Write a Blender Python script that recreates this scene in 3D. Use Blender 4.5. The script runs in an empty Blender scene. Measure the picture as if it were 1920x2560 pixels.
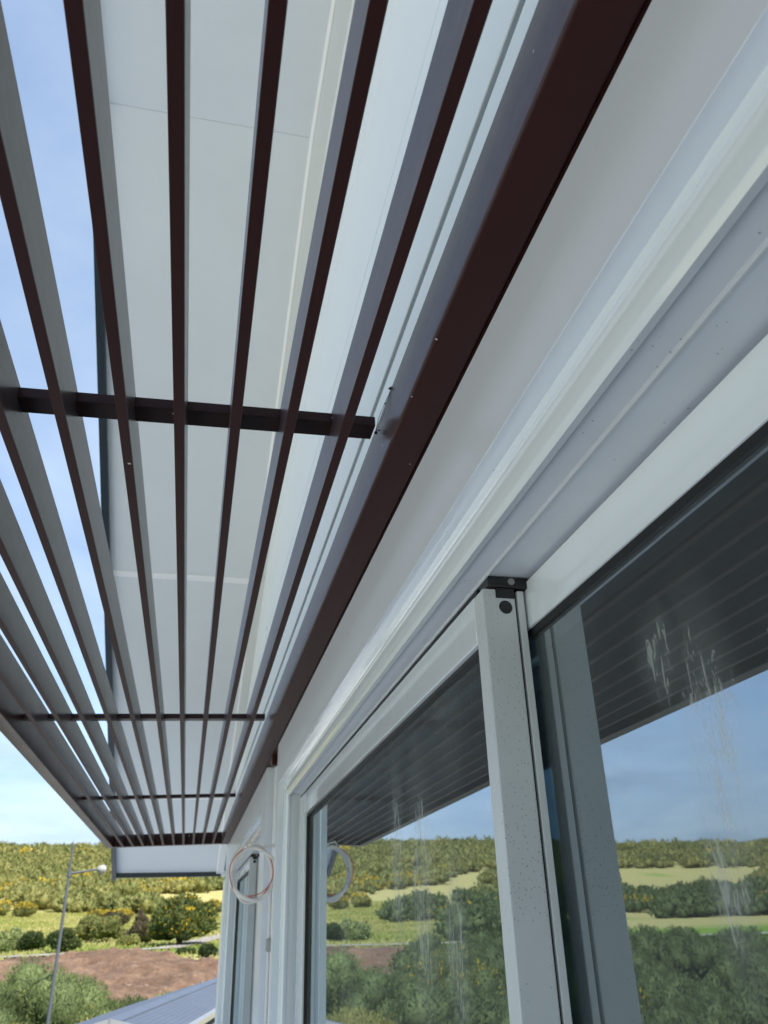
import bpy, bmesh, math, random
import numpy as np
from mathutils import Matrix, Vector, noise as mnoise

random.seed(7); np.random.seed(7)
scene = bpy.context.scene
COL = scene.collection
S = 0.7            # building coordinates below are in units of 0.7 m, measured from the eye point
R = math.radians

# ------------------------------------------------------------------ camera
cam_d = bpy.data.cameras.new('camera')
cam = bpy.data.objects.new('camera', cam_d)
COL.objects.link(cam)
RW = ((0.97583998, 0.07811636, 0.20404455),
      (-0.21694649, 0.45712372, 0.86253819),
      (-0.02589526, -0.88596599, 0.46302667))
m3 = Matrix(((RW[0][0], -RW[0][1], -RW[0][2]),
             (RW[1][0], -RW[1][1], -RW[1][2]),
             (RW[2][0], -RW[2][1], -RW[2][2])))
cam.matrix_world = m3.to_4x4()
cam_d.sensor_fit = 'VERTICAL'
cam_d.sensor_height = 7.5
cam_d.sensor_width = 7.5
cam_d.lens = 7.5 * 1985.46 / 2560
cam_d.clip_start = 0.02
cam_d.clip_end = 6000
cam_d.dof.use_dof = True
cam_d.dof.focus_distance = 1.25
cam_d.dof.aperture_fstop = 1.9
scene.camera = cam

# ------------------------------------------------------------------ world and sun
SUN_EL, SUN_AZ = R(50), R(148)          # azimuth clockwise from +Y: the sun stands behind the house
world = bpy.data.worlds.new('World'); scene.world = world
world.use_nodes = True
nt = world.node_tree; nt.nodes.clear()
def N(t, typ, **kw):
    n = t.nodes.new(typ)
    for k, v in kw.items():
        if k.startswith('i_'):
            key = k[2:]
            key = int(key) if key.isdigit() else key.replace('_', ' ')
            n.inputs[key].default_value = v
        else:
            setattr(n, k, v)
    return n
L = nt.links.new
sky = N(nt, 'ShaderNodeTexSky', sky_type='NISHITA', sun_disc=False, sun_elevation=SUN_EL,
        sun_rotation=SUN_AZ, altitude=50, air_density=1.0, dust_density=0.6, ozone_density=1.6)
tc = N(nt, 'ShaderNodeTexCoord')
sep = N(nt, 'ShaderNodeSeparateXYZ'); L(tc.outputs['Generated'], sep.inputs[0])
zc = N(nt, 'ShaderNodeMath', operation='MAXIMUM', i_1=0.0); L(sep.outputs[2], zc.inputs[0])
za = N(nt, 'ShaderNodeMath', operation='ADD', i_1=0.16); L(zc.outputs[0], za.inputs[0])
dx = N(nt, 'ShaderNodeMath', operation='DIVIDE'); L(sep.outputs[0], dx.inputs[0]); L(za.outputs[0], dx.inputs[1])
dy = N(nt, 'ShaderNodeMath', operation='DIVIDE'); L(sep.outputs[1], dy.inputs[0]); L(za.outputs[0], dy.inputs[1])
cmb = N(nt, 'ShaderNodeCombineXYZ'); L(dx.outputs[0], cmb.inputs[0]); L(dy.outputs[0], cmb.inputs[1])
n1 = N(nt, 'ShaderNodeTexNoise', i_Scale=1.1, i_Detail=9.0, i_Roughness=0.6, i_Distortion=0.5)
L(cmb.outputs[0], n1.inputs['Vector'])
cr = N(nt, 'ShaderNodeValToRGB')
cr.color_ramp.elements[0].position = 0.34; cr.color_ramp.elements[0].color = (.38, .38, .38, 1)
cr.color_ramp.elements[1].position = 0.70; cr.color_ramp.elements[1].color = (1, 1, 1, 1)
L(n1.outputs[0], cr.inputs[0])
# more cloud towards the horizon
hz = N(nt, 'ShaderNodeMapRange', i_1=0.02, i_2=0.42, i_3=1.1, i_4=0.0); L(zc.outputs[0], hz.inputs[0])
mx = N(nt, 'ShaderNodeMath', operation='MAXIMUM'); L(cr.outputs[0], mx.inputs[0]); L(hz.outputs[0], mx.inputs[1])
dn = N(nt, 'ShaderNodeMath', operation='MULTIPLY', i_1=0.93); L(mx.outputs[0], dn.inputs[0])
n2 = N(nt, 'ShaderNodeTexNoise', i_Scale=1.5, i_Detail=7.0, i_Roughness=0.55, i_Distortion=0.3); L(cmb.outputs[0], n2.inputs['Vector'])
cc = N(nt, 'ShaderNodeValToRGB')
cc.color_ramp.elements[0].position = 0.35; cc.color_ramp.elements[0].color = (1.5, 2.05, 2.95, 1)
cc.color_ramp.elements[1].position = 0.65; cc.color_ramp.elements[1].color = (2.55, 3.05, 3.65, 1)
L(n2.outputs[0], cc.inputs[0])
mixc = N(nt, 'ShaderNodeMix', data_type='RGBA'); L(dn.outputs[0], mixc.inputs[0])
L(sky.outputs[0], mixc.inputs[6]); L(cc.outputs[0], mixc.inputs[7])
bg = N(nt, 'ShaderNodeBackground', i_Strength=0.15); L(mixc.outputs[2], bg.inputs[0])
wo = N(nt, 'ShaderNodeOutputWorld'); L(bg.outputs[0], wo.inputs[0])

sun_d = bpy.data.lights.new('sun', 'SUN'); sun_d.energy = 5.0; sun_d.angle = R(0.5); sun_d.color = (1.0, 0.965, 0.91)
sun = bpy.data.objects.new('sun', sun_d); COL.objects.link(sun)
sd = Vector((math.sin(SUN_AZ) * math.cos(SUN_EL), math.cos(SUN_AZ) * math.cos(SUN_EL), math.sin(SUN_EL)))
sun.rotation_euler = sd.to_track_quat('Z', 'Y').to_euler()

vs = scene.view_settings
vs.view_transform = 'Standard'; vs.look = 'None'; vs.gamma = 1.0; vs.use_curve_mapping = False
vs.exposure = 1.0
scene.cycles.max_bounces = 10; scene.cycles.diffuse_bounces = 5; scene.cycles.glossy_bounces = 6
scene.cycles.transparent_max_bounces = 12; scene.cycles.transmission_bounces = 6
scene.cycles.sample_clamp_indirect = 6.0

# ------------------------------------------------------------------ materials
def material(name):
    m = bpy.data.materials.new(name); m.use_nodes = True
    t = m.node_tree; t.nodes.clear()
    out = t.nodes.new('ShaderNodeOutputMaterial')
    b = t.nodes.new('ShaderNodeBsdfPrincipled')
    t.links.new(b.outputs[0], out.inputs[0])
    return m, t, b, out

def ramp(t, src, stops):
    r = t.nodes.new('ShaderNodeValToRGB')
    els = r.color_ramp.elements
    while len(els) < len(stops): els.new(0.5)
    for e, (p, c) in zip(els, stops):
        e.position = p; e.color = (*c, 1) if len(c) == 3 else c
    t.links.new(src, r.inputs[0])
    return r

def noise_tex(t, scale, detail=4, rough=0.55, vec=None, dist=0.0, coord='Object', mapping=None):
    if vec is None:
        c = t.nodes.new('ShaderNodeTexCoord'); vec = c.outputs[coord]
    if mapping:
        mp = t.nodes.new('ShaderNodeMapping'); mp.inputs['Scale'].default_value = mapping
        t.links.new(vec, mp.inputs[0]); vec = mp.outputs[0]
    n = t.nodes.new('ShaderNodeTexNoise')
    n.inputs['Scale'].default_value = scale; n.inputs['Detail'].default_value = detail
    n.inputs['Roughness'].default_value = rough; n.inputs['Distortion'].default_value = dist
    t.links.new(vec, n.inputs['Vector'])
    return n

def mixrgb(t, fac, a, b):
    m = t.nodes.new('ShaderNodeMix'); m.data_type = 'RGBA'
    for sock, v in ((m.inputs[0], fac), (m.inputs[6], a), (m.inputs[7], b)):
        if hasattr(v, 'is_output'): t.links.new(v, sock)
        elif isinstance(v, (tuple, list)): sock.default_value = (*v, 1) if len(v) == 3 else v
        else: sock.default_value = v
    return m.outputs[2]

def math_n(t, op, a, b=None, clamp=False):
    m = t.nodes.new('ShaderNodeMath'); m.operation = op; m.use_clamp = clamp
    for s, v in ((m.inputs[0], a), (m.inputs[1], b)):
        if v is None: continue
        if hasattr(v, 'is_output'): t.links.new(v, s)
        else: s.default_value = v
    return m.outputs[0]

def specks(t, scale, size, mapping=(1, 1, 1), density=0.35, seed=0.0, cluster=True):
    """mask of sparse little spots"""
    c = t.nodes.new('ShaderNodeTexCoord')
    mp = t.nodes.new('ShaderNodeMapping'); mp.inputs['Scale'].default_value = mapping
    mp.inputs['Location'].default_value = (seed, seed * 1.7, seed * .3)
    oi_ = t.nodes.new('ShaderNodeObjectInfo'); va = t.nodes.new('ShaderNodeVectorMath'); va.operation = 'ADD'
    t.links.new(c.outputs['Object'], va.inputs[0]); t.links.new(math_n(t, 'MULTIPLY', oi_.outputs['Random'], 37.0), va.inputs[1])
    t.links.new(va.outputs[0], mp.inputs[0])
    v = t.nodes.new('ShaderNodeTexVoronoi'); v.inputs['Scale'].default_value = scale
    t.links.new(mp.outputs[0], v.inputs['Vector'])
    s = t.nodes.new('ShaderNodeSeparateColor'); t.links.new(v.outputs['Color'], s.inputs[0])
    rad = math_n(t, 'MULTIPLY', s.outputs[1], size)
    near = math_n(t, 'LESS_THAN', v.outputs['Distance'], rad)
    cl = noise_tex(t, 4.5, 4, 0.6); clr = ramp(t, cl.outputs[0], [(0.40, (0.12,) * 3), (0.66, (1.7,) * 3)])
    pick = math_n(t, 'LESS_THAN', s.outputs[0], math_n(t, 'MULTIPLY', clr.outputs[0], density) if cluster else density)
    return math_n(t, 'MULTIPLY', near, pick)

def painted(name, col, rough, dirt=(0.16, 0.15, 0.14), speck_scale=60, speck_density=0.12, speck_size=0.16,
            film=0.12, film_scale=3.0, bump=0.0, coat=0.0, light_specks=None, mapping=(1, 1, 1), spec=0.5, wave=0.0):
    m, t, b, out = material(name)
    nz = noise_tex(t, film_scale, 5, 0.6)
    f = ramp(t, nz.outputs[0], [(0.35, (0, 0, 0)), (0.75, (1, 1, 1))])
    fm = math_n(t, 'MULTIPLY', f.outputs[0], film)
    base = mixrgb(t, fm, col, tuple(c * 0.72 for c in col))
    if speck_density > 0:
        sp = specks(t, speck_scale, speck_size, mapping, speck_density)
        spm = math_n(t, 'MULTIPLY', sp, 0.75)
        base = mixrgb(t, spm, base, dirt)
    if light_specks:
        ls = specks(t, light_specks[0], light_specks[1], (1, 1, 1), light_specks[2], seed=4.2, cluster=False)
        base = mixrgb(t, ls, base, (0.62, 0.60, 0.56))
    t.links.new(base, b.inputs['Base Color'])
    rr = t.nodes.new('ShaderNodeMapRange'); rr.inputs[3].default_value = rough * 0.85; rr.inputs[4].default_value = rough * 1.25
    t.links.new(nz.outputs[0], rr.inputs[0]); t.links.new(rr.outputs[0], b.inputs['Roughness'])
    b.inputs['Specular IOR Level'].default_value = spec
    if coat: b.inputs['Coat Weight'].default_value = coat; b.inputs['Coat Roughness'].default_value = 0.04
    if bump or wave:
        bn = t.nodes.new('ShaderNodeBump'); bn.inputs['Strength'].default_value = 1.0
        bn.inputs['Distance'].default_value = bump or wave
        nn = noise_tex(t, 14 if wave else 220, 2 if wave else 3, 0.5)
        t.links.new(nn.outputs[0], bn.inputs['Height']); t.links.new(bn.outputs[0], b.inputs['Normal'])
    return m

M = {}
M['white_gloss'] = painted('white_gloss_aluminium', (0.75, 0.82, 0.885), 0.10, coat=0.7, speck_scale=120, speck_density=0.05, speck_size=0.16, film=0.10, wave=0.0009)
M['white_satin'] = painted('white_satin_aluminium', (0.70, 0.77, 0.83), 0.28, speck_scale=140, speck_density=0.07, speck_size=0.2, film=0.18, film_scale=5)
M['white_dirty'] = painted('white_speckled_aluminium', (0.57, 0.615, 0.66), 0.36, speck_scale=250, speck_density=0.75, speck_size=0.21, film=0.25, film_scale=9, bump=0.0002, mapping=(1, 1, .7))
M['white_track'] = painted('white_track_aluminium', (0.56, 0.60, 0.64), 0.36, speck_scale=170, speck_density=0.16, speck_size=0.24, film=0.2, film_scale=9)
M['surround'] = painted('pale_grey_surround_paint', (0.68, 0.73, 0.82), 0.30, speck_scale=20, speck_density=0.02, speck_size=0.10, film=0.10, coat=0.06, wave=0.0004)
M['cladding'] = painted('white_cladding_paint', (0.82, 0.87, 0.92), 0.28, speck_density=0.0, film=0.08, film_scale=1.2)
M['soffit'] = painted('soffit_board_paint', (0.69, 0.725, 0.74), 0.6, speck_density=0.0, film=0.20, film_scale=1.4)
M['soffit_strip'] = painted('cream_cover_strip', (0.69, 0.71, 0.69), 0.5, speck_density=0.0, film=0.06)
M['seam'] = painted('white_joint_sealant', (0.85, 0.86, 0.86), 0.5, speck_density=0, film=0.05)
M['joint_dark'] = painted('grey_joint', (0.20, 0.24, 0.25), 0.6, speck_density=0, film=0.05)
M['brown'] = painted('dark_brown_powder_coat', (0.034, 0.0095, 0.0078), 0.34, speck_density=0.0, film=0.2, spec=0.18,
                     light_specks=(26, 0.10, 0.60))
def fin_material():
    m, t, b, out = material('brown_fin_powder_coat')
    c = t.nodes.new('ShaderNodeTexCoord')
    nz = noise_tex(t, 3, 5, 0.6)
    sp = specks(t, 42, 0.30, (1, 0.35, 1), 0.22)
    base = mixrgb(t, nz.outputs[0], (0.044, 0.0115, 0.010), (0.030, 0.009, 0.009))
    dust_sheen = noise_tex(t, 60, 4, 0.7, mapping=(1, .3, 1))
    dm = ramp(t, dust_sheen.outputs[0], [(0.3, (0.25,) * 3), (0.7, (0.6,) * 3)])
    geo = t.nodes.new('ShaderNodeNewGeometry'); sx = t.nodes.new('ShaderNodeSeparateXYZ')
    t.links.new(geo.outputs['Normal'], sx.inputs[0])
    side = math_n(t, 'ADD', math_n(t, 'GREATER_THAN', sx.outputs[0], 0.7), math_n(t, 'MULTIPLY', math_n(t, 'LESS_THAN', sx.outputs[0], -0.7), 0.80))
    base = mixrgb(t, math_n(t, 'MULTIPLY', dm.outputs[0], math_n(t, 'MULTIPLY', side, 0.46)), base, (0.30, 0.285, 0.30))  # dust on +X faces; on -X faces the same grey paints in sky sheen
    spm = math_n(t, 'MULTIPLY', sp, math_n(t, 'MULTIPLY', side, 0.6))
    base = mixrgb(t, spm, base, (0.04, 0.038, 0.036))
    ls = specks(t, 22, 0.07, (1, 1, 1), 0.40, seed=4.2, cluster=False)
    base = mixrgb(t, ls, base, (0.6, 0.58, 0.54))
    t.links.new(base, b.inputs['Base Color'])
    flat_ = math_n(t, 'GREATER_THAN', math_n(t, 'ABSOLUTE', sx.outputs[2]), 0.7)
    t.links.new(math_n(t, 'ADD', math_n(t, 'MULTIPLY', flat_, 0.26), 0.28), b.inputs['Roughness']); b.inputs['Specular IOR Level'].default_value = 0.20
    return m
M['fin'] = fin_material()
M['black_plastic'] = painted('black_plastic', (0.012, 0.013, 0.014), 0.35, dirt=(0.25, 0.24, 0.22), speck_scale=160, speck_density=0.25, speck_size=0.22)
M['gasket'] = painted('black_rubber_gasket', (0.008, 0.009, 0.010), 0.5, dirt=(0.16, 0.15, 0.13), speck_scale=120, speck_density=0.12, speck_size=0.2)
M['fascia'] = painted('dark_green_grey_fascia', (0.012, 0.022, 0.028), 0.4, speck_density=0, film=0.1)
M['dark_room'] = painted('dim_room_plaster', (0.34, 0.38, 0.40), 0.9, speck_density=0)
M['steel'] = painted('galvanised_steel', (0.36, 0.37, 0.38), 0.35, speck_density=0, film=0.3, film_scale=8)
M['steel'].node_tree.nodes['Principled BSDF'].inputs['Metallic'].default_value = 0.6
M['pole'] = painted('grey_painted_pole', (0.07, 0.08, 0.095), 0.4, speck_density=0)
M['lamp_white'] = painted('white_lamp_housing', (0.30, 0.30, 0.30), 0.5, speck_density=0)
M['cable_white'] = painted('white_cable_sheath', (0.72, 0.71, 0.70), 0.4, speck_density=0)
M['cable_red'] = painted('red_cable_sheath', (0.55, 0.12, 0.10), 0.4, speck_density=0)
M['roof_metal'] = painted('blue_grey_roof_steel', (0.075, 0.09, 0.125), 0.45, speck_density=0, film=0.25, film_scale=0.8, spec=0.4)
M['render_wall'] = painted('pale_rendered_wall', (0.5, 0.5, 0.48), 0.8, speck_density=0)
M['thread'] = painted('spider_silk', (0.10, 0.10, 0.10), 0.8, speck_density=0)
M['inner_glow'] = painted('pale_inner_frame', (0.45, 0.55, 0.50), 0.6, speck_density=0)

def glass_material():
    m = bpy.data.materials.new('coated_window_glass'); m.use_nodes = True
    t = m.node_tree; t.nodes.clear()
    out = t.nodes.new('ShaderNodeOutputMaterial')
    tr = t.nodes.new('ShaderNodeBsdfTransparent'); tr.inputs[0].default_value = (0.46, 0.58, 0.62, 1)
    gl = t.nodes.new('ShaderNodeBsdfGlossy'); gl.inputs['Roughness'].default_value = 0.0
    gl.inputs['Color'].default_value = (0.80, 0.88, 0.94, 1)
    lw = t.nodes.new('ShaderNodeLayerWeight'); lw.inputs[0].default_value = 0.5
    p5 = math_n(t, 'POWER', lw.outputs['Facing'], 3.0)
    fr = t.nodes.new('ShaderNodeMapRange'); fr.inputs[3].default_value = 0.34; fr.inputs[4].default_value = 0.92
    t.links.new(p5, fr.inputs[0])
    mx1 = t.nodes.new('ShaderNodeMixShader'); t.links.new(fr.outputs[0], mx1.inputs[0])
    t.links.new(tr.outputs[0], mx1.inputs[1]); t.links.new(gl.outputs[0], mx1.inputs[2])
    # dried water runs and dust, real marks that stay put on the pane
    big = noise_tex(t, 2.3, 3, 0.5, mapping=(1, 1, 0.30), dist=0.3)
    patch = ramp(t, big.outputs[0], [(0.54, (0, 0, 0)), (0.64, (.45, .45, .45))]).outputs[0]
    oc = t.nodes.new('ShaderNodeTexCoord'); wob = noise_tex(t, 9, 3, 0.6)
    wv = t.nodes.new('ShaderNodeVectorMath'); wv.operation = 'MULTIPLY_ADD'
    t.links.new(wob.outputs['Color'], wv.inputs[0]); wv.inputs[1].default_value = (.06, .06, .06); t.links.new(oc.outputs['Object'], wv.inputs[2])
    for (a, b_, sy_, sz_) in ((.80, .29, .045, .05), (.73, .20, .045, .13), (.75, .08, .030, .10), (1.82, .16, .06, .20), (1.63, .10, .09, .24), (1.43, 0.0, .06, .14), (3.4, .1, .12, .3)):
        mp = t.nodes.new('ShaderNodeMapping'); mp.inputs['Location'].default_value = (0, -a / sy_, -b_ / sz_); mp.inputs['Scale'].default_value = (0, 1 / sy_, 1 / sz_)
        t.links.new(wv.outputs[0], mp.inputs[0])
        ln_ = t.nodes.new('ShaderNodeVectorMath'); ln_.operation = 'LENGTH'; t.links.new(mp.outputs[0], ln_.inputs[0])
        mr = t.nodes.new('ShaderNodeMapRange'); mr.inputs[1].default_value = .5; mr.inputs[2].default_value = 1.4; mr.inputs[3].default_value = 1; mr.inputs[4].default_value = 0
        t.links.new(ln_.outputs['Value'], mr.inputs[0]); patch = math_n(t, 'MAXIMUM', patch, mr.outputs[0])
    fine = noise_tex(t, 95, 5, 0.65, mapping=(1, 1, 0.22), dist=1.1)
    thr = math_n(t, 'SUBTRACT', 0.66, math_n(t, 'MULTIPLY', patch, 0.17))
    runs = math_n(t, 'MULTIPLY', math_n(t, 'SUBTRACT', fine.outputs[0], thr), 9.0, clamp=True)
    streak = math_n(t, 'MULTIPLY', runs, math_n(t, 'MULTIPLY', patch, 0.36))
    film = math_n(t, 'MULTIPLY', patch, 0.09)
    sp = specks(t, 26, 0.055, (1, 1, 0.6), 0.35, seed=1.3)
    sp = math_n(t, 'MULTIPLY', sp, 0.85)
    sp2 = specks(t, 90, 0.07, (1, 1, 0.5), 0.30, seed=2.9)
    sp2 = math_n(t, 'MULTIPLY', sp2, 0.35)
    tot = math_n(t, 'ADD', math_n(t, 'ADD', streak, film), math_n(t, 'ADD', sp, sp2), clamp=True)
    tot = math_n(t, 'ADD', tot, 0.065, clamp=True)
    df = t.nodes.new('ShaderNodeBsdfDiffuse'); df.inputs[0].default_value = (0.50, 0.53, 0.52, 1)
    mx2 = t.nodes.new('ShaderNodeMixShader'); t.links.new(tot, mx2.inputs[0])
    t.links.new(mx1.outputs[0], mx2.inputs[1]); t.links.new(df.outputs[0], mx2.inputs[2])
    t.links.new(mx2.outputs[0], out.inputs[0])
    return m
M['glass'] = glass_material()

def leaf_material(name, stops, rand=0.35, scale=0.35):
    m, t, b, out = material(name)
    oi = t.nodes.new('ShaderNodeObjectInfo')
    geo = t.nodes.new('ShaderNodeNewGeometry')
    nz = noise_tex(t, scale, 4, 0.65, vec=geo.outputs['Position'])
    nf = noise_tex(t, scale * 9, 3, 0.6, vec=geo.outputs['Position'])
    a = math_n(t, 'ADD', math_n(t, 'MULTIPLY', nz.outputs[0], 0.6), math_n(t, 'MULTIPLY', nf.outputs[0], 0.4))
    a = math_n(t, 'ADD', a, math_n(t, 'MULTIPLY', math_n(t, 'SUBTRACT', oi.outputs['Random'], 0.5), rand))
    r = ramp(t, a, stops)
    t.links.new(r.outputs[0], b.inputs['Base Color'])
    b.inputs['Roughness'].default_value = 0.75; b.inputs['Specular IOR Level'].default_value = 0.25
    tl = t.nodes.new('ShaderNodeBsdfTranslucent'); t.links.new(r.outputs[0], tl.inputs[0])
    mx = t.nodes.new('ShaderNodeMixShader'); mx.inputs[0].default_value = 0.30
    t.links.new(b.outputs[0], mx.inputs[1]); t.links.new(tl.outputs[0], mx.inputs[2])
    t.links.new(mx.outputs[0], out.inputs[0])
    return m
M['leaf_olive'] = leaf_material('olive_foliage', [(0.30, (0.09, 0.105, 0.035)), (0.5, (0.17, 0.185, 0.06)), (0.72, (0.27, 0.27, 0.09))])
M['leaf_green'] = leaf_material('fresh_green_foliage', [(0.30, (0.065, 0.09, 0.034)), (0.5, (0.145, 0.185, 0.068)), (0.72, (0.25, 0.285, 0.11))], scale=0.9)
M['leaf_dark'] = leaf_material('dark_green_foliage', [(0.30, (0.028, 0.045, 0.018)), (0.5, (0.06, 0.085, 0.025)), (0.72, (0.11, 0.13, 0.035))])
M['leaf_brown'] = leaf_material('dry_twiggy_foliage', [(0.30, (0.06, 0.055, 0.03)), (0.5, (0.12, 0.10, 0.055)), (0.72, (0.19, 0.15, 0.085))])
M['leaf_hill'] = leaf_material('hillside_foliage', [(0.34, (0.10, 0.122, 0.040)), (0.5, (0.19, 0.20, 0.062)), (0.66, (0.29, 0.265, 0.085))], scale=0.045)
M['flower'] = leaf_material('yellow_gorse_flowers', [(0.3, (0.38, 0.29, 0.03)), (0.6, (0.58, 0.40, 0.03))], rand=0.4)
M['unseen_decking'] = painted('unseen_deck_grey', (0.15, 0.135, 0.12), 0.8, speck_density=0, film=0.4)  # for the unseen deck added below the windows
M['bark'] = painted('grey_brown_bark', (0.10, 0.08, 0.06), 0.9, speck_density=0, film=0.5, film_scale=6)

# ------------------------------------------------------------------ object helpers
def tag(o, label=None, cat=None, group=None, kind=None):
    if label: o['label'] = label
    if cat: o['category'] = cat
    if group: o['group'] = group
    if kind: o['kind'] = kind
    return o

def empty(name, loc=(0, 0, 0), parent=None):
    o = bpy.data.objects.new(name, None); COL.objects.link(o); o.location = loc
    o.empty_display_size = 0.2
    if parent: o.parent = parent
    return o

class MB:
    """collects geometry, in building units (scaled by sc) and builds ONE mesh object"""
    def __init__(self, sc=S):
        self.v = []; self.f = []; self.sc = sc; self.smooth = []
    def add(self, vs, fs, smooth=False):
        o = len(self.v); self.v += [tuple(c * self.sc for c in p) for p in vs]
        self.f += [tuple(i + o for i in f) for f in fs]; self.smooth += [smooth] * len(fs)
        return self
    def box(self, x0, x1, y0, y1, z0, z1):
        return self.add([(x0, y0, z0), (x1, y0, z0), (x1, y1, z0), (x0, y1, z0), (x0, y0, z1), (x1, y0, z1), (x1, y1, z1), (x0, y1, z1)],
                        [(0, 3, 2, 1), (4, 5, 6, 7), (0, 1, 5, 4), (1, 2, 6, 5), (2, 3, 7, 6), (3, 0, 4, 7)])
    def tube(self, pts, r, n=8, closed=False, caps=True):
        pts = [Vector(p) for p in pts]; rs = r if isinstance(r, (list, tuple)) else [r] * len(pts)
        vs = []; fs = []
        m = len(pts); up = Vector((0.13, 0.21, 1)).normalized()
        for i, p in enumerate(pts):
            a = pts[(i - 1) % m] if (closed or i > 0) else p
            b = pts[(i + 1) % m] if (closed or i < m - 1) else p
            d = (b - a).normalized()
            u = d.cross(up); u = u.normalized() if u.length > 1e-4 else d.cross(Vector((1, 0, 0))).normalized()
            w = d.cross(u).normalized()
            for k in range(n):
                an = 2 * math.pi * k / n
                vs.append(tuple(p + (u * math.cos(an) + w * math.sin(an)) * rs[i]))
        for i in range(m if closed else m - 1):
            j = (i + 1) % m
            for k in range(n):
                l = (k + 1) % n
                fs.append((i * n + k, i * n + l, j * n + l, j * n + k))
        if caps and not closed:
            fs.append(tuple(range(n))); fs.append(tuple(range((m - 1) * n, m * n))[::-1])
        return self.add(vs, fs, True)
    def prism(self, poly, axis, a, b):
        """poly in the two other axes, extruded along axis from a to b"""
        n = len(poly)
        def P(p, w):
            return {'x': (w, p[0], p[1]), 'y': (p[0], w, p[1]), 'z': (p[0], p[1], w)}[axis]
        vs = [P(p, a) for p in poly] + [P(p, b) for p in poly]
        fs = [tuple(range(n)), tuple(range(n, 2 * n))[::-1]] + [(i, i + n, (i + 1) % n + n, (i + 1) % n) for i in range(n)]
        return self.add(vs, fs)
    def build(self, name, mat, parent=None, bevel=0.0, seg=2, label=None, loc=(0, 0, 0)):
        me = bpy.data.meshes.new(name); me.from_pydata(self.v, [], self.f)
        me.polygons.foreach_set('use_smooth', self.smooth)
        bm = bmesh.new(); bm.from_mesh(me); bmesh.ops.recalc_face_normals(bm, faces=bm.faces)
        if bevel:
            es = [e for e in bm.edges if len(e.link_faces) == 2 and e.calc_face_angle(0) > 0.6]
            bmesh.ops.bevel(bm, geom=es, offset=bevel * self.sc, segments=seg, affect='EDGES', profile=0.5, clamp_overlap=True)
            for f in bm.faces: f.smooth = True
        bm.to_mesh(me); bm.free()
        if bevel or any(self.smooth): me.set_sharp_from_angle(angle=R(20 if bevel else 35))
        for mm in (mat if isinstance(mat, (list, tuple)) else [mat]): me.materials.append(mm)
        o = bpy.data.objects.new(name, me); COL.objects.link(o)
        if parent: o.parent = parent
        o.location = loc
        if label: o['label'] = label
        return o

# ================================================================== TERRAIN
RP = [0, 12, 25, 45, 60, 80, 100, 125, 150, 200, 260, 320, 380, 450, 520, 600, 680, 800, 1000, 1500, 3000]
ZP = [-7, -7, -6.8, -6.2, -4.8, -3.4, -2.1, -1.4, -0.8, 0.9, 3.6, 8, 13.5, 21.5, 32, 45, 54, 56, 48, 30, 10]
def bump_at(x, y):
    return mnoise.noise(Vector((x / 90, y / 90, 3.1))) * 2.2 + mnoise.noise(Vector((x / 22, y / 22, 9.1))) * 0.45
def ground_z(x, y):
    r = math.hypot(x, y); az = math.degrees(math.atan2(x, y))
    z = float(np.interp(r, RP, ZP))
    if r > 220:                      # the crest sinks a little towards the left of the valley
        k = min(1.0, max(0.0, (-az - 18) / 14)) if az < 0 else 0
        z -= (z - 1) * 0.20 * k * min(1, (r - 220) / 200)
    w = min(1.0, max(0.0, (r - 90) / 160))
    return z + bump_at(x, y) * w
def polar(az, r):
    a = R(az); return r * math.sin(a), r * math.cos(a)
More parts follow.
